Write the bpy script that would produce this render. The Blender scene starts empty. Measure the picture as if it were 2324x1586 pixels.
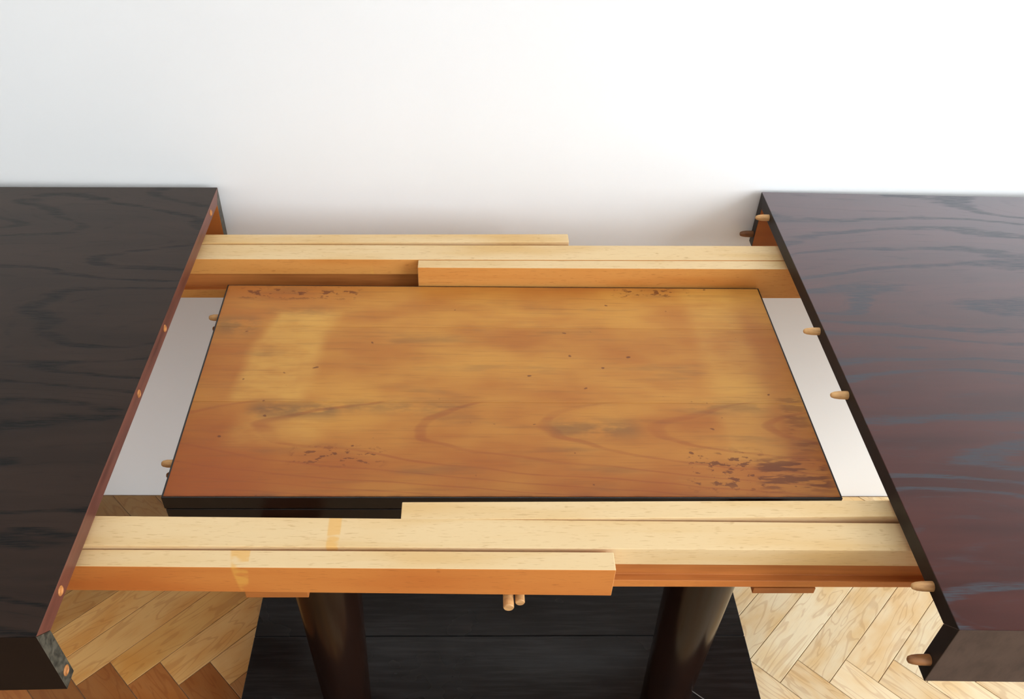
import bpy, bmesh, math, random
from mathutils import Vector, Matrix
random.seed(7)
scene = bpy.context.scene
COL = scene.collection

# ------------------------------------------------------------------ camera
cam_data = bpy.data.cameras.new('camera')
cam = bpy.data.objects.new('camera', cam_data)
COL.objects.link(cam)
r = Vector((0.99962, -0.016237, 0.022252))
f = Vector((0.026853, 0.754516, -0.655732)).normalized()
r = (r - f * r.dot(f)).normalized()
u = r.cross(f)
cam.matrix_world = Matrix(((r.x, u.x, -f.x, 0), (r.y, u.y, -f.y, 0), (r.z, u.z, -f.z, 1.463), (0, 0, 0, 1)))
cam_data.sensor_width = 36.0
cam_data.lens = 1960.275 / 2324 * 36.0
cam_data.shift_x = 0.01836
cam_data.shift_y = 0.0010
cam_data.clip_start = 0.02
scene.camera = cam

# ------------------------------------------------------------------ light
world = bpy.data.worlds.new('world')
scene.world = world
world.use_nodes = True
bg = world.node_tree.nodes['Background']
bg.inputs[0].default_value = (0.85, 0.92, 1.0, 1)
bg.inputs[1].default_value = 1.0


def area(name, loc, aim, sx, sy, power, colour):
    d = bpy.data.lights.new(name, 'AREA')
    d.shape = 'RECTANGLE'
    d.size, d.size_y = sx, sy
    d.energy = power
    d.color = colour
    o = bpy.data.objects.new(name, d)
    o.location = loc
    o.rotation_euler = (Vector(aim) - Vector(loc)).to_track_quat('-Z', 'Y').to_euler()
    COL.objects.link(o)
    return o


# daylight filling the window in the right-hand wall
area('window_light', (2.47, -0.80, 1.55), (0.0, -0.80, 1.55), 1.6, 2.0, 133, (0.86, 0.93, 1.0))
scene.cycles.diffuse_bounces = 8
scene.cycles.max_bounces = 12

vs = scene.view_settings
scene.display_settings.display_device = 'sRGB'
vs.view_transform = 'Standard'
vs.look = 'None'
vs.exposure = 0.0
vs.gamma = 1.0
vs.use_curve_mapping = False


# ------------------------------------------------------------------ node helpers
def lin(c):
    return tuple(((v / 255) / 12.92 if v / 255 <= 0.04045 else ((v / 255 + 0.055) / 1.055) ** 2.4) for v in c)


class G:
    """a small expression builder over shader nodes"""
    def __init__(self, name):
        self.m = bpy.data.materials.new(name)
        self.m.use_nodes = True
        self.t = self.m.node_tree
        self.p = self.t.nodes['Principled BSDF']
        self.tc = self.t.nodes.new('ShaderNodeTexCoord')
        self.oi = self.t.nodes.new('ShaderNodeObjectInfo')

    def link(self, a, b):
        if isinstance(a, (int, float)):
            b.default_value = a
        elif isinstance(a, tuple):
            b.default_value = a if len(a) == 4 or b.type == 'VECTOR' else (*a, 1)
        else:
            self.t.links.new(a, b)

    def math(self, op, a, b=0.0, c=0.0):
        n = self.t.nodes.new('ShaderNodeMath')
        n.operation = op
        for i, v in enumerate((a, b, c)):
            self.link(v, n.inputs[i])
        return n.outputs[0]

    def add(self, a, b): return self.math('ADD', a, b)
    def sub(self, a, b): return self.math('SUBTRACT', a, b)
    def mul(self, a, b): return self.math('MULTIPLY', a, b)

    def ramp(self, v, a, b, lo=0.0, hi=1.0, smooth=True):
        n = self.t.nodes.new('ShaderNodeMapRange')
        n.interpolation_type = 'SMOOTHSTEP' if smooth else 'LINEAR'
        for i, x in enumerate((v, a, b, lo, hi)):
            self.link(x, n.inputs[i])
        return n.outputs[0]

    def mix(self, fac, a, b, mode='MIX'):
        n = self.t.nodes.new('ShaderNodeMix')
        n.data_type = 'RGBA'
        n.blend_type = mode
        self.link(fac, n.inputs[0])
        self.link(a, n.inputs[6])
        self.link(b, n.inputs[7])
        return n.outputs[2]

    def coords(self, offset_random=0.0):
        v = self.tc.outputs['Object']
        if offset_random:
            w = self.t.nodes.new('ShaderNodeCombineXYZ')
            s = self.mul(self.oi.outputs['Random'], offset_random)
            for i in range(3):
                self.link(s, w.inputs[i])
            n = self.t.nodes.new('ShaderNodeVectorMath')
            n.operation = 'ADD'
            self.link(v, n.inputs[0])
            self.link(w.outputs[0], n.inputs[1])
            v = n.outputs[0]
        return v

    def scale(self, v, s, off=(0, 0, 0)):
        n = self.t.nodes.new('ShaderNodeMapping')
        self.link(v, n.inputs[0])
        n.inputs['Location'].default_value = off
        n.inputs['Scale'].default_value = s
        return n.outputs[0]

    def xyz(self, v):
        n = self.t.nodes.new('ShaderNodeSeparateXYZ')
        self.link(v, n.inputs[0])
        return n.outputs

    def noise(self, v, s, detail=3, rough=0.55, off=(0, 0, 0), dist=0.0):
        n = self.t.nodes.new('ShaderNodeTexNoise')
        self.link(self.scale(v, s, off), n.inputs['Vector'])
        n.inputs['Scale'].default_value = 1
        n.inputs['Detail'].default_value = detail
        n.inputs['Roughness'].default_value = rough
        n.inputs['Distortion'].default_value = dist
        return n.outputs['Fac']

    def box(self, x, y, x0, x1, y0, y1, e=0.006):
        a = self.mul(self.ramp(x, x0 - e, x0 + e), self.ramp(x, x1 - e, x1 + e, 1, 0))
        b = self.mul(self.ramp(y, y0 - e, y0 + e), self.ramp(y, y1 - e, y1 + e, 1, 0))
        return self.mul(a, b)

    def bump(self, h, strength, dist=0.001):
        n = self.t.nodes.new('ShaderNodeBump')
        n.inputs['Strength'].default_value = strength
        n.inputs['Distance'].default_value = dist
        self.link(h, n.inputs['Height'])
        self.t.links.new(n.outputs[0], self.p.inputs['Normal'])

    def out(self, col, rough=0.5, spec=0.5, coat=0.0, coat_rough=0.1):
        self.link(col, self.p.inputs['Base Color'])
        self.link(rough, self.p.inputs['Roughness'])
        self.p.inputs['Specular IOR Level'].default_value = spec
        self.p.inputs['Coat Weight'].default_value = coat
        self.p.inputs['Coat Roughness'].default_value = coat_rough
        return self.m


def mat_dark_oak(name, base, grain, rough=0.33, spec=0.5, offs=0.0, graze=0.5, pores=0.3, bold=0.5, tint=(0.93, 0.95, 1.0, 1)):
    """dark stained oak veneer: broad cathedral figure, open pores along the grain"""
    g = G(name)
    v = g.coords()
    x, y, z = g.xyz(v)
    n = g.noise(v, (1.7, 6.5, 3), 1.5, 0.45, (offs, offs * 2.3, 0), 0.25)
    warp = g.mul(g.sub(g.noise(v, (14, 40, 10), 2, 0.5, (1, 5, 2)), 0.5), 1.3)
    ring = g.math('SINE', g.add(g.add(g.mul(n, 62.0), g.mul(y, 38.0)), warp))
    fray = g.noise(v, (38, 700, 60), 3, 0.6)
    fray2 = g.noise(v, (14, 110, 40), 3, 0.6, (3, 1, 0))
    line = g.ramp(g.add(ring, g.mul(g.sub(fray2, 0.5), 1.8)), 0.78 - 0.76 * bold, 1.30 - 0.64 * bold)
    ring2 = g.math('SINE', g.add(g.mul(n, 190.0), g.mul(y, 260.0)))
    line = g.math('MAXIMUM', line, g.mul(g.ramp(g.add(ring2, g.mul(g.sub(fray2, 0.5), 2.2)), 0.75, 1.5), 0.45))
    line = g.mul(line, g.ramp(fray, 0.36, 0.56, 0.30, 1.0))
    pore = g.mul(g.ramp(fray, 0.58, 0.72), pores)
    dark = g.math('MAXIMUM', line, pore)
    tone = g.noise(v, (3, 22, 8), 3, 0.6, (7, 2, 0))
    c = g.mix(g.ramp(tone, 0.3, 0.7), tuple(k * 0.78 for k in base), tuple(k * 1.22 for k in base))
    c = g.mix(dark, c, grain)
    g.bump(g.sub(1.0, dark), 0.22, 0.0005)
    m = g.out(c, rough, spec)
    # waxed gloss, steep at grazing view; graze also stands in for brighter light
    lw = g.t.nodes.new('ShaderNodeLayerWeight')
    lw.inputs['Blend'].default_value = 0.5
    fac = g.math('MINIMUM', g.mul(g.math('POWER', lw.outputs['Facing'], 4.0), g.mul(g.sub(1.0, g.mul(dark, bold)), graze)), 0.6)
    gl = g.t.nodes.new('ShaderNodeBsdfGlossy')
    gl.inputs['Roughness'].default_value = 0.34
    gl.inputs['Color'].default_value = tint
    mx = g.t.nodes.new('ShaderNodeMixShader')
    g.t.links.new(fac, mx.inputs[0])
    g.t.links.new(g.p.outputs[0], mx.inputs[1])
    g.t.links.new(gl.outputs[0], mx.inputs[2])
    g.t.links.new(mx.outputs[0], g.t.nodes['Material Output'].inputs[0])
    return m


def mat_plain_wood(name, base, dark, rough, spec=0.4, s=(4, 60, 60), contrast=0.25, blotch=0.3):
    g = G(name)
    v = g.coords(5.0)
    n = g.noise(v, s, 4, 0.6)
    b = g.noise(v, (9, 14, 14), 2, 0.5, (4, 0, 0))
    k = g.add(g.mul(g.ramp(n, 0.35, 0.75), contrast), g.mul(g.ramp(b, 0.4, 0.75), blotch))
    c = g.mix(k, base, dark)
    g.bump(n, 0.15, 0.0006)
    return g.out(c, rough, spec)


def mat_beech(name, base, shade, dark):
    """pale beech: short ray flecks along the grain, warmer blotches, drips of old glue, oily marks"""
    g = G(name)
    v = g.coords(6.0)
    fl = g.noise(v, (70, 700, 700), 2, 0.5)
    gr = g.noise(v, (5, 120, 120), 3, 0.6, (2, 0, 0))
    bl = g.noise(v, (4, 20, 20), 2, 0.5, (8, 3, 1))
    c = g.mix(g.ramp(bl, 0.40, 0.72), base, shade)
    c = g.mix(g.mul(g.ramp(gr, 0.5, 0.75), 0.30), c, shade)
    c = g.mix(g.mul(g.ramp(fl, 0.58, 0.72), 0.34), c, dark)
    drip = g.mul(g.ramp(g.noise(v, (24, 3, 3), 1, 0.4, (6, 2, 9)), 0.70, 0.73), g.ramp(g.noise(v, (30, 60, 60), 2), 0.40, 0.52))
    c = g.mix(g.mul(drip, 0.6), c, lin((222, 164, 74)))
    sp = g.noise(v, (50, 90, 90), 2, 0.5, (1, 7, 3))
    c = g.mix(g.mul(g.ramp(sp, 0.70, 0.78), 0.40), c, dark)
    g.bump(gr, 0.12, 0.0006)
    return g.out(c, 0.48, 0.35)


def mat_leaf():
    """old honey-brown pine underside; coordinates: metres from the leaf's centre"""
    g = G('honey_pine')
    v = g.coords()
    x, y, z = g.xyz(v)
    tint = g.oi.outputs['Color']
    fine = g.noise(v, (7, 150, 30), 4, 0.65)
    fine2 = g.noise(v, (3, 42, 10), 3, 0.6, (2, 6, 0))
    broad = g.noise(v, (4.5, 9, 4), 3, 0.55, (5, 9, 0))
    gold, amber, rust = lin((193, 136, 60)), lin((172, 108, 44)), lin((154, 80, 32))
    c = g.mix(g.ramp(broad, 0.34, 0.66), gold, amber)
    # the front board and the left end are redder
    front = g.mul(g.ramp(y, 0.0, -0.21), 0.50)
    left = g.mul(g.ramp(x, -0.22, -0.34), 0.45)
    red = g.math('MINIMUM', g.add(g.add(front, left), g.mul(g.sub(broad, 0.5), 0.7)), 0.95)
    c = g.mix(g.ramp(red, 0.0, 1.0, smooth=False), c, rust)
    # paler bands where bearers lay across the boards
    wob = g.mul(g.sub(g.noise(v, (9, 5, 1), 2), 0.5), 0.05)
    xw = g.add(g.add(x, wob), g.mul(y, -0.14))
    rough_ = g.ramp(g.noise(v, (14, 30, 1), 3, 0.6, (4, 4, 0)), 0.30, 0.60, 0.45, 1.0)
    band = g.math('MAXIMUM', g.box(xw, y, -0.335, -0.240, -0.045, 0.135, 0.010), g.mul(g.box(xw, y, -0.31, -0.20, -0.12, -0.065, 0.02), 0.7))
    band2 = g.mul(g.box(g.add(x, wob), y, 0.270, 0.345, -0.15, 0.19, 0.016), 0.60)
    band = g.mul(g.math('MAXIMUM', band, band2), rough_)
    c = g.mix(g.mul(band, 0.56), c, lin((210, 162, 80)))
    # cathedral figure of the front board: nested arches opening to the right
    wv = g.mul(g.sub(g.noise(v, (5, 16, 1), 2, 0.5, (7, 7, 0)), 0.5), 0.16)
    yy = g.add(y, 0.090)
    q = g.add(g.sub(x, g.mul(g.mul(yy, yy), 58.0)), wv)
    ring = g.math('SINE', g.mul(q, 41.0))
    arch = g.mul(g.ramp(ring, 0.86, 1.0), g.ramp(y, -0.040, -0.050))
    arch = g.mul(arch, g.ramp(fine2, 0.30, 0.60, 0.3, 1.0))
    c = g.mix(g.mul(arch, 0.50), c, lin((146, 76, 36)))
    c = g.mix(g.mul(g.ramp(fine2, 0.50, 0.75), 0.22), c, rust)
    c = g.mix(g.mul(g.ramp(fine, 0.50, 0.72), 0.30), c, lin((128, 80, 42)))
    hair = g.noise(v, (16, 420, 60), 2, 0.6, (5, 5, 0))
    c = g.mix(g.mul(g.ramp(hair, 0.56, 0.72), 0.22), c, lin((112, 66, 34)))
    # grey smudges of dirt
    smn = g.noise(v, (22, 60, 1), 3, 0.65, (2, 2, 0))
    sm = g.box(x, y, -0.31, -0.20, -0.072, -0.050, 0.014)
    for bx in ((-0.32, -0.235, 0.130, 0.140), (0.24, 0.34, -0.060, -0.046), (0.06, 0.17, -0.105, -0.080), (-0.39, -0.33, 0.085, 0.12), (-0.20, -0.04, -0.062, -0.048)):
        sm = g.math('MAXIMUM', sm, g.mul(g.box(x, y, *bx, 0.016), 0.8))
    gen = g.mul(g.ramp(g.noise(v, (6, 30, 1), 3, 0.6, (9, 1, 0)), 0.56, 0.74), 0.45)
    sm = g.math('MAXIMUM', g.mul(sm, g.ramp(smn, 0.32, 0.58)), gen)
    c = g.mix(g.mul(sm, 0.62), c, lin((88, 70, 52)))
    # dark red varnish stains: streaks at the front right, specks elsewhere
    stn = g.noise(v, (20, 120, 1), 3, 0.6, (3, 8, 0))
    blot = g.noise(v, (62, 125, 1), 3, 0.6, (13, 2, 0))
    zone = g.box(x, y, 0.300, 0.383, -0.188, -0.140, 0.010)
    zone = g.math('MAXIMUM', zone, g.mul(g.box(x, y, 0.355, 0.385, -0.13, -0.03, 0.008), 0.55))
    st = g.mul(zone, g.ramp(stn, 0.46, 0.54))
    zb = g.math('MAXIMUM', g.box(x, y, 0.22, 0.31, -0.188, -0.130, 0.012), g.box(x, y, -0.245, -0.14, -0.150, -0.125, 0.010))
    zb = g.math('MAXIMUM', zb, g.box(x, y, -0.37, -0.20, 0.165, 0.19, 0.010))
    zb = g.math('MAXIMUM', zb, g.box(x, y, 0.17, 0.28, 0.175, 0.193, 0.008))
    st = g.math('MAXIMUM', st, g.mul(zb, g.ramp(blot, 0.55, 0.60)))
    speck = g.ramp(g.noise(v, (60, 80, 1), 1, 0.5, (6, 3, 0)), 0.755, 0.79)
    st = g.math('MAXIMUM', st, speck)
    c = g.mix(g.mul(st, 0.72), c, lin((88, 40, 24)))
    # worn dark rim
    edge = g.math('MAXIMUM', g.ramp(g.math('ABSOLUTE', y), 0.193, 0.200), g.ramp(g.math('ABSOLUTE', x), 0.385, 0.394))
    c = g.mix(g.mul(edge, g.ramp(smn, 0.35, 0.65, 0.1, 0.7)), c, lin((80, 42, 24)))
    c = g.mix(1.0, c, tint, 'MULTIPLY')
    g.bump(fine, 0.10, 0.0005)
    return g.out(c, g.add(0.40, g.mul(smn, 0.15)), 0.35)


def mat_parquet():
    g = G('oak_parquet')
    v = g.coords(9.0)
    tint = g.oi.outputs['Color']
    n = g.noise(v, (5, 28, 6), 2, 0.5, (0, 0, 0), 0.5)
    ring = g.math('SINE', g.mul(n, 46.0))
    fine = g.noise(v, (22, 320, 30), 3, 0.65)
    b = g.noise(v, (8, 16, 6), 3, 0.55, (5, 2, 0))
    c = g.mix(g.ramp(b, 0.36, 0.68), lin((248, 231, 192)), lin((236, 202, 144)))
    c = g.mix(g.mul(g.ramp(ring, 0.60, 1.0), 0.28), c, lin((186, 134, 76)))
    c = g.mix(g.mul(g.ramp(fine, 0.52, 0.74), 0.16), c, lin((160, 116, 70)))
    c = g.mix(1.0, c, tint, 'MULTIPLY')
    g.bump(fine, 0.1, 0.0005)
    return g.out(c, 0.38, 0.45)


def mat_plinth():
    g = G('black_lacquer')
    v = g.coords()
    n = g.noise(v, (8, 130, 20), 4, 0.65)
    w = g.noise(v, (6, 9, 3), 3, 0.6, (4, 4, 0))
    c = g.mix(g.ramp(n, 0.4, 0.7), (0.010, 0.0098, 0.0095), (0.020, 0.0195, 0.0195))
    g.bump(n, 0.12, 0.0006)
    return g.out(c, g.ramp(w, 0.35, 0.7, 0.14, 0.30), 0.32)


def mat_plaster():
    g = G('white_plaster')
    v = g.coords()
    n = g.noise(v, (14, 14, 14), 4, 0.6)
    m = g.noise(v, (1.6, 1.6, 1.6), 3, 0.55, (3, 1, 7))
    c = g.mix(g.ramp(m, 0.35, 0.7), (0.885, 0.885, 0.875), (0.86, 0.86, 0.85))
    g.bump(n, 0.05, 0.002)
    return g.out(c, 0.8, 0.2)


def mat_simple(name, col, rough, spec=0.4, var=0.25, s=60):
    g = G(name)
    v = g.coords(3.0)
    n = g.noise(v, (s, s, s), 3, 0.6)
    c = g.mix(g.ramp(n, 0.3, 0.7), tuple(k * (1 - var) for k in col), tuple(k * (1 + var) for k in col))
    return g.out(c, rough, spec)


M = {
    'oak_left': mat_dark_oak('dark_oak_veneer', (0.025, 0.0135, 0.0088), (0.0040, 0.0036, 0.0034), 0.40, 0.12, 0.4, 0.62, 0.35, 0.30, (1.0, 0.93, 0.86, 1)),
    'oak_right': mat_dark_oak('dark_oak_veneer_red', (0.058, 0.0150, 0.0100), (0.056, 0.055, 0.063), 0.42, 0.10, 3.7, 2.60, 0.10),  # grain colour holds painted sky glint; strong graze stands in for brighter light
    'apron_left': mat_plain_wood('shaded_brown_apron', (0.012, 0.0058, 0.0034), (0.007, 0.0034, 0.0022), 0.5, 0.15),  # left apron's shade put into a darker colour
    'apron_right': mat_plain_wood('lit_brown_apron', (0.082, 0.050, 0.036), (0.040, 0.024, 0.018), 0.5, 0.25, (120, 90, 50), 0.5, 0.4),  # right apron's window light put into a paler colour
    'edge_red': mat_plain_wood('red_brown_core_edge', lin((112, 66, 52)), lin((60, 30, 24)), 0.38, 0.5, (150, 6, 90), 0.6, 0.3),
    'edge_dark': mat_simple('blackened_edge', (0.012, 0.0075, 0.006), 0.5, 0.35),
    'end_grey': mat_simple('glue_stained_end_grain', lin((70, 66, 56)), 0.45, 0.4, 0.6, 140),
    'raw': mat_plain_wood('raw_orange_inner_face', lin((176, 104, 46)), lin((124, 66, 30)), 0.5, 0.35),
    'beech': mat_beech('pale_beech', lin((224, 194, 146)), lin((214, 174, 114)), lin((168, 118, 64))),
    'beech_side': mat_beech('aged_bounce_beech_side', lin((204, 126, 58)), lin((190, 106, 44)), lin((152, 80, 34))),  # aged orange sides, warm floor bounce also put into the colour
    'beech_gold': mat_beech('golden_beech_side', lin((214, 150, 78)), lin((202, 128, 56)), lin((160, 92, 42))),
    'beech_warm': mat_plain_wood('shaded_beech_groove', lin((196, 122, 60)), lin((150, 82, 38)), 0.45, 0.35, (6, 120, 120), 0.5, 0.4),  # groove faces painted darker and warmer, standing in for bounced shade
    'peg': mat_plain_wood('dowel_wood', lin((218, 170, 112)), lin((150, 98, 56)), 0.5, 0.35, (60, 200, 200), 0.5, 0.5),
    'peg_dark': mat_plain_wood('dirty_dowel_wood', lin((150, 98, 54)), lin((74, 46, 28)), 0.45, 0.4, (60, 200, 200), 0.5, 0.5),
    'socket': mat_plain_wood('split_dowel_hole_wood', lin((190, 126, 68)), lin((100, 58, 30)), 0.5, 0.4, (200, 200, 200), 0.6, 0.3),
    'leaf': mat_leaf(),
    'black': mat_simple('black_varnish', (0.010, 0.0075, 0.0065), 0.30, 0.5),
    'plinth': mat_plinth(),
    'walnut': mat_plain_wood('dark_walnut_column', (0.016, 0.0068, 0.0042), (0.009, 0.0040, 0.0026), 0.18, 0.12, (60, 60, 3), 0.6, 0.3),
    'wall': mat_plaster(),
    'parquet': mat_parquet(),
    'subfloor': mat_simple('brown_floor_filler', (0.22, 0.135, 0.07), 0.7, 0.3),
    'paint': mat_simple('white_gloss_paint', (0.75, 0.75, 0.73), 0.35, 0.5, 0.03),
    'splinter': mat_simple('pale_sliver', (0.22, 0.21, 0.20), 0.5, 0.4),
}


# ------------------------------------------------------------------ mesh helpers
def obj(name, verts, faces, mats, parent=None, origin=None, face_mats=None, bevel=0.0, segs=2, smooth=False):
    """one mesh object from world-space vertices; origin = world position of its pivot"""
    if origin is None:
        lo = [min(v[i] for v in verts) for i in range(3)]
        hi = [max(v[i] for v in verts) for i in range(3)]
        origin = [(a + b) / 2 for a, b in zip(lo, hi)]
    me = bpy.data.meshes.new(name)
    me.from_pydata([(v[0] - origin[0], v[1] - origin[1], v[2] - origin[2]) for v in verts], [], faces)
    mats = mats if isinstance(mats, (list, tuple)) else [mats]
    for m in mats:
        me.materials.append(M[m])
    if face_mats:
        for p, k in zip(me.polygons, face_mats):
            p.material_index = k
    bm = bmesh.new()
    bm.from_mesh(me)
    bmesh.ops.recalc_face_normals(bm, faces=bm.faces)
    bm.to_mesh(me)
    bm.free()
    if smooth:
        for p in me.polygons:
            p.use_smooth = True
    o = bpy.data.objects.new(name, me)
    COL.objects.link(o)
    place(o, origin, parent)
    if bevel:
        b = o.modifiers.new('bevel', 'BEVEL')
        b.width = bevel
        b.segments = segs
        b.limit_method = 'ANGLE'
        b.angle_limit = math.radians(40)
    return o


WORLD = {}


def place(o, origin, parent):
    WORLD[o] = Vector(origin)
    if parent is not None:
        o.parent = parent
        o.location = Vector(origin) - WORLD[parent]
    else:
        o.location = origin


def empty(name, loc):
    o = bpy.data.objects.new(name, None)
    o.empty_display_size = 0.1
    COL.objects.link(o)
    place(o, loc, None)
    return o


def prism(pa, pb):
    """solid between two matching polygons (lists of world points)"""
    n = len(pa)
    verts = list(pa) + list(pb)
    faces = [tuple(range(n))[::-1], tuple(range(n, 2 * n))]
    faces += [(i, (i + 1) % n, n + (i + 1) % n, n + i) for i in range(n)]
    return verts, faces


def box(x0, x1, y0, y1, z0, z1):
    a = [(x0, y0, z0), (x0, y1, z0), (x0, y1, z1), (x0, y0, z1)]
    b = [(x1, p[1], p[2]) for p in a]
    return prism(a, b)


def lathe(profile, base, axis, n=20):
    """surface of revolution: profile = (distance along axis, radius)"""
    base, axis = Vector(base), Vector(axis).normalized()
    t = Vector((0, 0, 1)) if abs(axis.z) < 0.9 else Vector((1, 0, 0))
    e1 = axis.cross(t).normalized()
    e2 = axis.cross(e1)
    verts, faces = [], []
    for d, rad in profile:
        for k in range(n):
            a = 2 * math.pi * k / n
            verts.append(tuple(base + axis * d + (e1 * math.cos(a) + e2 * math.sin(a)) * rad))
    for j in range(len(profile) - 1):
        for k in range(n):
            faces.append((j * n + k, j * n + (k + 1) % n, (j + 1) * n + (k + 1) % n, (j + 1) * n + k))
    faces.append(tuple(range(n))[::-1])
    faces.append(tuple(range((len(profile) - 1) * n, len(profile) * n)))
    return verts, faces


def tag(o, label=None, cat=None, group=None, kind=None):
    for k, v in (('label', label), ('category', cat), ('group', group), ('kind', kind)):
        if v:
            o[k] = v


# ------------------------------------------------------------------ the room
WALL_Y = 1.206
RX0, RX1, RY0, RZ = -2.5, 2.4, -3.0, 2.9
v, fc = box(RX0 - 0.12, RX1 + 0.12, WALL_Y, WALL_Y + 0.12, -0.03, RZ)
wall = obj('wall_back', v, fc, 'wall', origin=(0, WALL_Y, 1.2))
tag(wall, 'plain white plastered wall behind the table', 'wall', kind='structure')
v, fc = box(RX0 - 0.12, RX0, RY0, WALL_Y, -0.03, RZ)
tag(obj('wall_left', v, fc, 'wall'), 'plain white plastered wall on the left side of the room', 'wall', kind='structure')
v, fc = box(RX0 - 0.12, RX1 + 0.12, RY0 - 0.12, RY0, -0.03, RZ)
tag(obj('wall_front', v, fc, 'wall'), 'plain white plastered wall opposite the table', 'wall', kind='structure')
v, fc = box(RX0 - 0.12, RX1 + 0.12, RY0 - 0.12, WALL_Y + 0.12, RZ, RZ + 0.1)
tag(obj('ceiling', v, fc, 'wall'), 'plain white ceiling of the room', 'ceiling', kind='structure')
# right-hand wall with the window opening
WY0, WY1, WZ0, WZ1 = -1.60, 0.0, 0.55, 2.55
vv, ff = [], []
for bx in ((RY0, WY0, -0.03, RZ), (WY1, WALL_Y, -0.03, RZ), (WY0, WY1, -0.03, WZ0), (WY0, WY1, WZ1, RZ)):
    v, fc = box(RX1, RX1 + 0.12, *bx)
    n = len(vv)
    vv += v
    ff += [tuple(i + n for i in q) for q in fc]
tag(obj('wall_right', vv, ff, 'wall'), 'plain white plastered wall with the window, on the right side of the room', 'wall', kind='structure')
win = empty('window_1', (RX1 + 0.05, (WY0 + WY1) / 2, WZ0))
tag(win, 'white framed window in the right-hand wall', 'window', kind='structure')
for bx in ((WY0, WY0 + 0.05, WZ0, WZ1), (WY1 - 0.05, WY1, WZ0, WZ1), (WY0 + 0.05, WY1 - 0.05, WZ0, WZ0 + 0.05), (WY0 + 0.05, WY1 - 0.05, WZ1 - 0.05, WZ1), (-0.825, -0.775, WZ0 + 0.05, WZ1 - 0.05)):
    v, fc = box(RX1 + 0.02, RX1 + 0.065, *bx)
    obj('frame_bar', v, fc, 'paint', win)

v, fc = box(RX0, RX1, RY0, WALL_Y, -0.03, -0.0015)
floor = obj('floor', v, fc, 'subfloor')
tag(floor, 'herringbone floor of oak parquet blocks under the table', 'floor', kind='structure')

# herringbone parquet: 63 mm wide blocks laid at 45 degrees
PW, PL = 0.0634, 0.3804
U, V = Vector((0.70711, 0.70711)), Vector((0.70711, -0.70711))
A0 = Vector((-0.6487 + 0.0015, 0.8195))
step = PW * math.sqrt(2)
BL, BW, BH = PL - 0.0011, PW - 0.0011, 0.006
_bx = [(-BL / 2, -BW / 2), (BL / 2, -BW / 2), (BL / 2, BW / 2), (-BL / 2, BW / 2)]


def block_mesh(pts):
    ins = 0.0006
    cx = sum(p[0] for p in pts) / len(pts)
    cy = sum(p[1] for p in pts) / len(pts)
    n = len(pts)
    def shrink(p):
        d = Vector((cx - p[0], cy - p[1]))
        return (p[0] + ins * (1 if d.x > 0 else -1), p[1] + ins * (1 if d.y > 0 else -1))
    vs_ = [(x, y, -BH) for x, y in pts] + [(x, y, -0.0005) for x, y in pts] + [(*shrink(p), 0.0) for p in pts]
    fs = [tuple(range(n))[::-1], tuple(range(2 * n, 3 * n))]
    for j in (0, 1):
        fs += [(j * n + i, j * n + (i + 1) % n, (j + 1) * n + (i + 1) % n, (j + 1) * n + i) for i in range(n)]
    me = bpy.data.meshes.new('parquet_block')
    me.from_pydata(vs_, [], fs)
    me.materials.append(M['parquet'])
    return me


shared_block = block_mesh(_bx)


def clip_y(poly, ymax):
    res = []
    for i, a in enumerate(poly):
        b = poly[(i + 1) % len(poly)]
        if a[1] <= ymax:
            res.append(a)
        if (a[1] <= ymax) != (b[1] <= ymax):
            t = (ymax - a[1]) / (b[1] - a[1])
            res.append((a[0] + (b[0] - a[0]) * t, ymax))
    return res


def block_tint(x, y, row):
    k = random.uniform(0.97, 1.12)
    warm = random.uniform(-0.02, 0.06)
    # browner to the left, paler to the right: wood tone plus painted light fall-off
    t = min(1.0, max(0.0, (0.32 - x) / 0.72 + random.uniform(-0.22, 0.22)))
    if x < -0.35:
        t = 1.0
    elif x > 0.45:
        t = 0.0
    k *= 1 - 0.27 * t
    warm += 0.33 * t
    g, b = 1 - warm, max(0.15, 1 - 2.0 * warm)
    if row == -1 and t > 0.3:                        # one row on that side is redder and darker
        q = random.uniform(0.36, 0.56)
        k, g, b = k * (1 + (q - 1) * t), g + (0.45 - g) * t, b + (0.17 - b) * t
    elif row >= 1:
        k *= 1 - 0.60 * t  # shade near the back wall put into the block colour
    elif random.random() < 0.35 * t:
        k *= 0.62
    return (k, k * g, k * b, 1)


def add_block(corner, along, across, row):
    ctr = corner + along * PL / 2 + across * PW / 2
    if not (-1.5 < ctr.x < 1.75 and -0.15 < ctr.y < WALL_Y + 0.2):
        return
    ang = math.atan2(along.y, along.x)
    world_pts = []
    for px, py in _bx:
        world_pts.append((ctr.x + px * math.cos(ang) - py * math.sin(ang), ctr.y + px * math.sin(ang) + py * math.cos(ang)))
    lim = WALL_Y - 0.003
    me = shared_block
    if max(p[1] for p in world_pts) > lim:
        cl = clip_y(world_pts, lim)
        if len(cl) < 3:
            return
        loc = []
        for wx, wy in cl:
            dx, dy = wx - ctr.x, wy - ctr.y
            loc.append((dx * math.cos(-ang) - dy * math.sin(-ang), dx * math.sin(-ang) + dy * math.cos(-ang)))
        me = block_mesh(loc)
    o = bpy.data.objects.new('parquet_block', me)
    COL.objects.link(o)
    o.rotation_euler = (0, 0, ang)
    place(o, (ctr.x, ctr.y, random.uniform(-0.0004, 0.0)), floor)
    o.color = block_tint(ctr.x, ctr.y, row)


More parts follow.
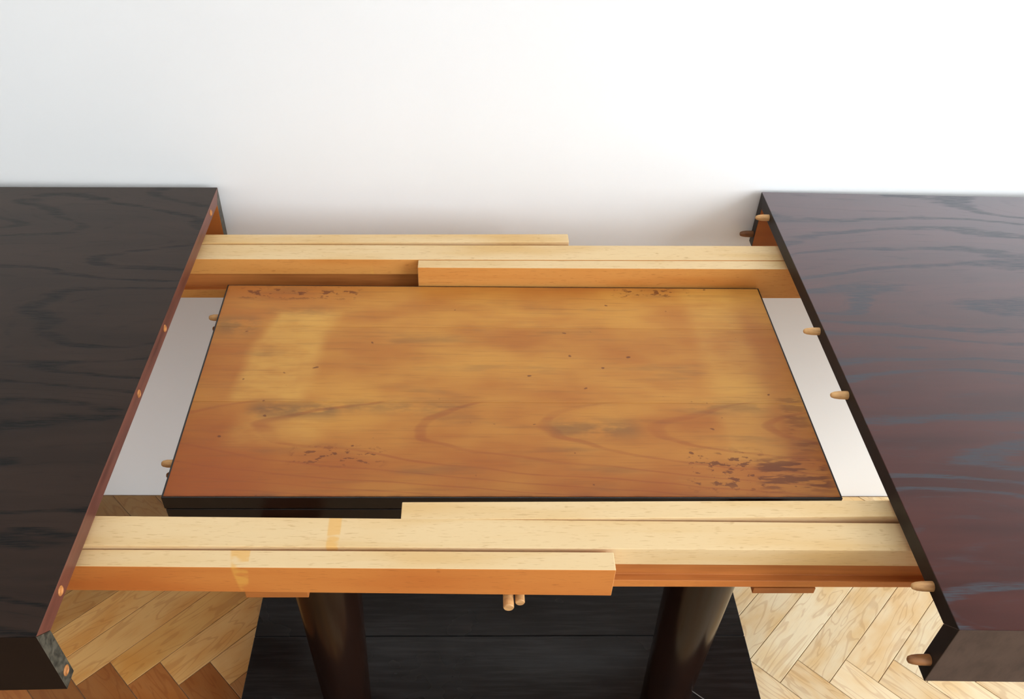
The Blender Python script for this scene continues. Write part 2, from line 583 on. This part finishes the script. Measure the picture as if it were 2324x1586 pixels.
for i in range(-16, 34):
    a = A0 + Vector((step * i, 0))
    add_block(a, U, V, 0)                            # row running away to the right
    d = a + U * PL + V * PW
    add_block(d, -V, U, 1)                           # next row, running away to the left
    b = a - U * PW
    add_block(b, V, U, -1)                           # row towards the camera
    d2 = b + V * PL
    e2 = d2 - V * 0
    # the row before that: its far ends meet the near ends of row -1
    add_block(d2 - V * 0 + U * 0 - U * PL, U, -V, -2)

# ------------------------------------------------------------------ the table
TOP, UND, BOT = 0.76, 0.7396, 0.6671
CX, CY = 0.034, 0.806
table = empty('extending_table', (CX, CY, 0))
tag(table, 'dark oak extending table pulled apart on pale beech slides over a black plinth', 'table')

LEN, DEP, AP = 0.74, 0.7763, 0.0190


def half(side, x0, y0, th, oak, label):
    ax = Vector((math.cos(th), math.sin(th), 0)) * side
    ay = Vector((-math.sin(th), math.cos(th), 0))
    base = Vector((x0, y0, 0))

    def W(dx, dy, z):
        p = base + ax * dx + ay * dy
        return (p.x, p.y, z)
    inner = 'edge_red' if side < 0 else 'edge_dark'
    endm = 'end_grey' if side < 0 else 'edge_dark'
    face = 'apron_left' if side < 0 else 'apron_right'
    # top slab, mitred along front, back and outer edge
    a = [W(0, 0, TOP), W(0, DEP, TOP), W(0, DEP - AP, UND), W(0, AP, UND)]
    b = [W(LEN, 0, TOP), W(LEN, DEP, TOP), W(LEN - AP, DEP - AP, UND), W(LEN - AP, AP, UND)]
    vv, ff = prism(a, b)
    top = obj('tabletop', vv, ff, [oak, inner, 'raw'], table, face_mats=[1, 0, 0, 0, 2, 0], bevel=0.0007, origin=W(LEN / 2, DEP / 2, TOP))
    tag(top, label)
    # aprons: outer face veneered, inner face raw, joint end bare
    def apron(name, p):
        va, fa = prism(*p)
        return va, fa
    fa_ = [W(0, 0, TOP), W(0, AP, UND), W(0, AP, BOT), W(0, 0, BOT)]
    fb_ = [W(LEN, 0, TOP), W(LEN - AP, AP, UND), W(LEN - AP, AP, BOT), W(LEN, 0, BOT)]
    vv, ff = prism(fa_, fb_)
    fr = obj('front_apron', vv, ff, [face, endm, 'raw'], top, face_mats=[1, 0, 0, 2, 2, 0], bevel=0.0007)
    ba_ = [W(0, DEP, TOP), W(0, DEP - AP, UND), W(0, DEP - AP, BOT), W(0, DEP, BOT)]
    bb_ = [W(LEN, DEP, TOP), W(LEN - AP, DEP - AP, UND), W(LEN - AP, DEP - AP, BOT), W(LEN, DEP, BOT)]
    vv, ff = prism(ba_, bb_)
    bk = obj('back_apron', vv, ff, [face, endm, 'raw'], top, face_mats=[1, 0, 0, 2, 2, 0], bevel=0.0007)
    ea = [W(LEN, 0, TOP), W(LEN - AP, AP, UND), W(LEN - AP, AP, BOT), W(LEN, 0, BOT)]
    eb = [W(LEN, DEP, TOP), W(LEN - AP, DEP - AP, UND), W(LEN - AP, DEP - AP, BOT), W(LEN, DEP, BOT)]
    vv, ff = prism(ea, eb)
    obj('end_apron', vv, ff, [face, 'raw'], top, face_mats=[0, 0, 0, 1, 1, 0], bevel=0.0007)
    # joint pegs
    ys = [0.054, 0.3215, 0.442, 0.718]
    zm = 0.7495
    if side > 0:
        for k, dy in enumerate(ys):
            vv, ff = lathe([(-0.004, 0.0052), (0.0, 0.0052), (0.010, 0.0050), (0.016, 0.0042), (0.0195, 0.0030), (0.0205, 0.0018)], W(0, dy, zm - 0.001), -ax, 16)
            obj('dowel', vv, ff, 'peg', top, smooth=True)
        for dy, z in ((0.0090, 0.6915), (DEP - 0.0095, 0.6865)):
            vv, ff = lathe([(-0.004, 0.0056), (0.0, 0.0056), (0.011, 0.0054), (0.017, 0.0046), (0.0205, 0.0034), (0.0215, 0.0020)], W(0, dy, z), -ax, 16)
            dw = obj('dowel', vv, ff, 'peg_dark', top, smooth=True)
            tag(dw, 'dark-stained wooden dowel')
    else:
        for dy in ys:
            vv, ff = lathe([(-0.004, 0.0050), (0.0004, 0.0050), (0.0012, 0.0038), (0.0002, 0.0022)], W(0, dy, zm + 0.0005), -ax, 14)
            pl = obj('dowel_socket', vv, ff, 'socket', top)
            tag(pl, 'bare splintered wood of a dowel hole')
        vv, ff = lathe([(-0.004, 0.0054), (0.0004, 0.0054), (0.0012, 0.0040), (0.0002, 0.0024)], W(0, 0.0105, 0.6835), -ax, 14)
        obj('dowel_socket', vv, ff, 'socket', top)
    return top


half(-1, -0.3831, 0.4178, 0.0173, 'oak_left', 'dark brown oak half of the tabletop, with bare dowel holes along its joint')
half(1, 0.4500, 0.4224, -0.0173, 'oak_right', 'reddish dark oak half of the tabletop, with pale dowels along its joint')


# beech slide rails: (x, back y, front y, top z) at two stations, then end xs, bottom z
def rail(label, s0, s1, xa, xb, zb, groove=None, lip=2, side=2):
    def at(x):
        t = (x - s0[0]) / (s1[0] - s0[0])
        return [s0[k] + (s1[k] - s0[k]) * t for k in (1, 2, 3)]
    sections = []
    for x in (xa, xb):
        yb, yf, zt = at(x)
        if groove:
            g0, g1, gd = groove
            sec = [(x, yf, zt), (x, yb, zt)]
            sec += [(x, yb, zt - g0), (x, yb - gd, zt - g0), (x, yb - gd, zt - g1), (x, yb, zt - g1)]
            sec += [(x, yb, zb), (x, yf, zb)]
            sec += [(x, yf, zt - g1), (x, yf + gd, zt - g1), (x, yf + gd, zt - g0), (x, yf, zt - g0)]
        else:
            sec = [(x, yf, zt), (x, yb, zt), (x, yb, zb), (x, yf, zb)]
        sections.append(sec)
    vv, ff = prism(*sections)
    fm = None
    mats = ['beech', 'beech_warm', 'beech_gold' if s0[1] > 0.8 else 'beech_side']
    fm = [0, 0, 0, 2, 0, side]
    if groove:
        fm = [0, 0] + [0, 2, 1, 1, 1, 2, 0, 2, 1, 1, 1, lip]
    o = obj('slide_rail', vv, ff, mats, table, face_mats=fm, bevel=0.0008)
    tag(o, label)
    return o


GR = (0.027, 0.0555, 0.0085)
n3 = rail('pale beech slide rail at the very front', (-0.386, 0.5342, 0.5138, 0.729), (0.1475, 0.5284, 0.5066, 0.732), -0.60, 0.1478, 0.687)
n2 = rail('long grooved beech rail, middle of the front three', (-0.388, 0.5728, 0.5356, 0.734), (0.4585, 0.5674, 0.5318, 0.7295), -0.47, 0.56, 0.6635, GR, 0)
rail('beech slide rail beside the front edge of the leaves', (-0.0715, 0.5931, 0.5696, 0.732), (0.456, 0.5940, 0.5722, 0.735), -0.0717, 0.62, 0.687, None, 2, 0)
rail('beech slide rail nearest the wall', (-0.396, 1.1021, 1.0796, 0.733), (0.1486, 1.1129, 1.0916, 0.733), -0.60, 0.1486, 0.687, None, 2, 0)
f2 = rail('long grooved beech rail, middle of the back three', (-0.401, 1.0779, 1.0408, 0.731), (0.465, 1.0889, 1.0506, 0.731), -0.47, 0.56, 0.6600, GR)
rail('beech slide rail touching the back edge of the leaf', (-0.0763, 1.0431, 1.0243, 0.731), (0.466, 1.0479, 1.0268, 0.732), -0.0765, 0.62, 0.6815)

# stop pegs under the front rail
for x, yend, zc, rad in ((0.0415, 0.4975, 0.6790, 0.0056), (0.0535, 0.5035, 0.6790, 0.0050)):
    vv, ff = lathe([(0.0, rad), (0.0005, rad), (0.036, rad), (0.037, rad - 0.0006)], (x, 0.5345, zc), (0, -1, 0), 18)
    # measured from the beam face out to its free end
    scale = (0.5345 - yend) / 0.037
    vv = [(a, 0.5345 - (0.5345 - b) * scale, c) for a, b, c in vv]
    pg = obj('stop_peg', vv, ff, 'peg', n2)

# bearers across the pedestal, under the beams
for x0, x1, z0 in ((-0.2400, -0.1725, 0.6440), (0.3095, 0.3775, 0.6505)):
    vv, ff = box(x0, x1, 0.533, 1.079, z0, 0.6597)
    obj('bearer', vv, ff, 'raw', table, bevel=0.0008)

# columns and plinth
for x, y in ((-0.1985, 0.706), (0.328, 0.706)):
    prof = [(0.0, 0.0360), (0.003, 0.0375), (0.3, 0.0450), (0.575, 0.0525), (0.583, 0.0525)]
    vv, ff = lathe(prof, (x, y, 0.060), (0, 0, 1), 40)
    cl = obj('column', vv, ff, 'walnut', table, smooth=True)
    es = cl.modifiers.new('edges', 'EDGE_SPLIT')
    es.split_angle = math.radians(35)
vv, ff = box(-0.381, 0.4995, 0.575, 1.045, 0.002, 0.0465)
pl = obj('plinth', vv, ff, 'plinth', table, bevel=0.002)
for y0, y1 in ((0.575, 0.8333), (0.8343, 1.045)):
    vv, ff = box(-0.381, 0.4995, y0, y1, 0.0465, 0.060)
    obj('board', vv, ff, 'plinth', pl, bevel=0.0014)
for x in (-0.35, 0.468):
    for y in (0.61, 1.01):
        vv, ff = lathe([(0, 0.016), (0.002, 0.016)], (x, y, 0.0), (0, 0, 1), 14)
        obj('glide', vv, ff, 'edge_dark', pl)

# ------------------------------------------------------------------ the two loose leaves
def leaf(zt, dx, dy, label):
    T = 0.0195
    ctr = (0.0380 + dx, 0.8255 + dy, zt - T)
    root = empty('table_leaf', ctr)
    tag(root, label, 'table leaf', 'spare leaves lying between the slides')
    # corners of the stacked board (slightly out of square)
    q = {'bl': (-0.3550 + dx, 1.0225 + dy), 'br': (0.4285 + dx, 1.0240 + dy), 'fr': (0.4260 + dx, 0.6257 + dy), 'fl': (-0.3440 + dx, 0.6254 + dy)}
    ins = 0.0012

    def P(s, t, z):
        a = Vector(q['fl']) * (1 - s) + Vector(q['fr']) * s
        b = Vector(q['bl']) * (1 - s) + Vector(q['br']) * s
        p = a * (1 - t) + b * t
        return (p.x, p.y, z)
    es, et = 0.0022 / 0.77, 0.0022 / 0.40
    zb = zt - T
    for t0, t1, tint in ((et, 0.3848, (0.95, 0.91, 0.88, 1)), (0.3853, 0.7575, (0.985, 0.965, 0.95, 1)), (0.7579, 1 - et, (1.05, 1.06, 1.05, 1))):
        a = [P(es, t0, zb), P(es, t1, zb), P(es, t1, zt), P(es, t0, zt)]
        b = [P(1 - es, t0, zb), P(1 - es, t1, zb), P(1 - es, t1, zt), P(1 - es, t0, zt)]
        vv, ff = prism(a, b)
        bo = obj('board', vv, ff, 'leaf', root, origin=(ctr[0], ctr[1], zt), bevel=0.0004)
        bo.color = tint
    zs = zt - 0.0004
    for s0, s1, t0, t1 in ((0, 1, 0, et), (0, 1, 1 - et, 1), (0, es, et, 1 - et), (1 - es, 1, et, 1 - et)):
        a = [P(s0, t0, zb), P(s0, t1, zb), P(s0, t1, zs), P(s0, t0, zs)]
        b = [P(s1, t0, zb), P(s1, t1, zb), P(s1, t1, zs), P(s1, t0, zs)]
        vv, ff = prism(a, b)
        e = obj('edge_strip', vv, ff, 'black', root, bevel=0.0006)
    for y, m in ((0.957, 'peg'), (0.684, 'peg')):
        t = (y - 0.6255) / 0.397
        p = P(0, t, zt - 0.0098)
        prof = [(-0.003, 0.0048), (0.0, 0.0048), (0.009, 0.0046), (0.0135, 0.0036), (0.0150, 0.0024)]
        vv, ff = lathe(prof, (p[0], y + dy, zt - 0.0098), (-1, 0, 0), 16)
        obj('dowel', vv, ff, 'peg' if zt > 0.69 else 'peg_dark', root, smooth=True)
    return root


leaf(0.6993, 0.0, 0.0, 'honey-brown stained leaf on top of the stack between the slides')
leaf(0.6795, 0.0015, -0.0008, 'dark leaf under the honey-brown one, only its black edge and dowels showing')

# pale sliver lying on the plinth
vv, ff = lathe([(0, 0.0004), (0.002, 0.0007), (0.030, 0.0007), (0.034, 0.0003)], (0.384, 0.7276, 0.0608), (0.0163, -0.0135, 0), 8)
sp = obj('wood_sliver', vv, ff, 'splinter')
tag(sp, 'thin pale sliver lying on the black plinth by the right column', 'sliver')
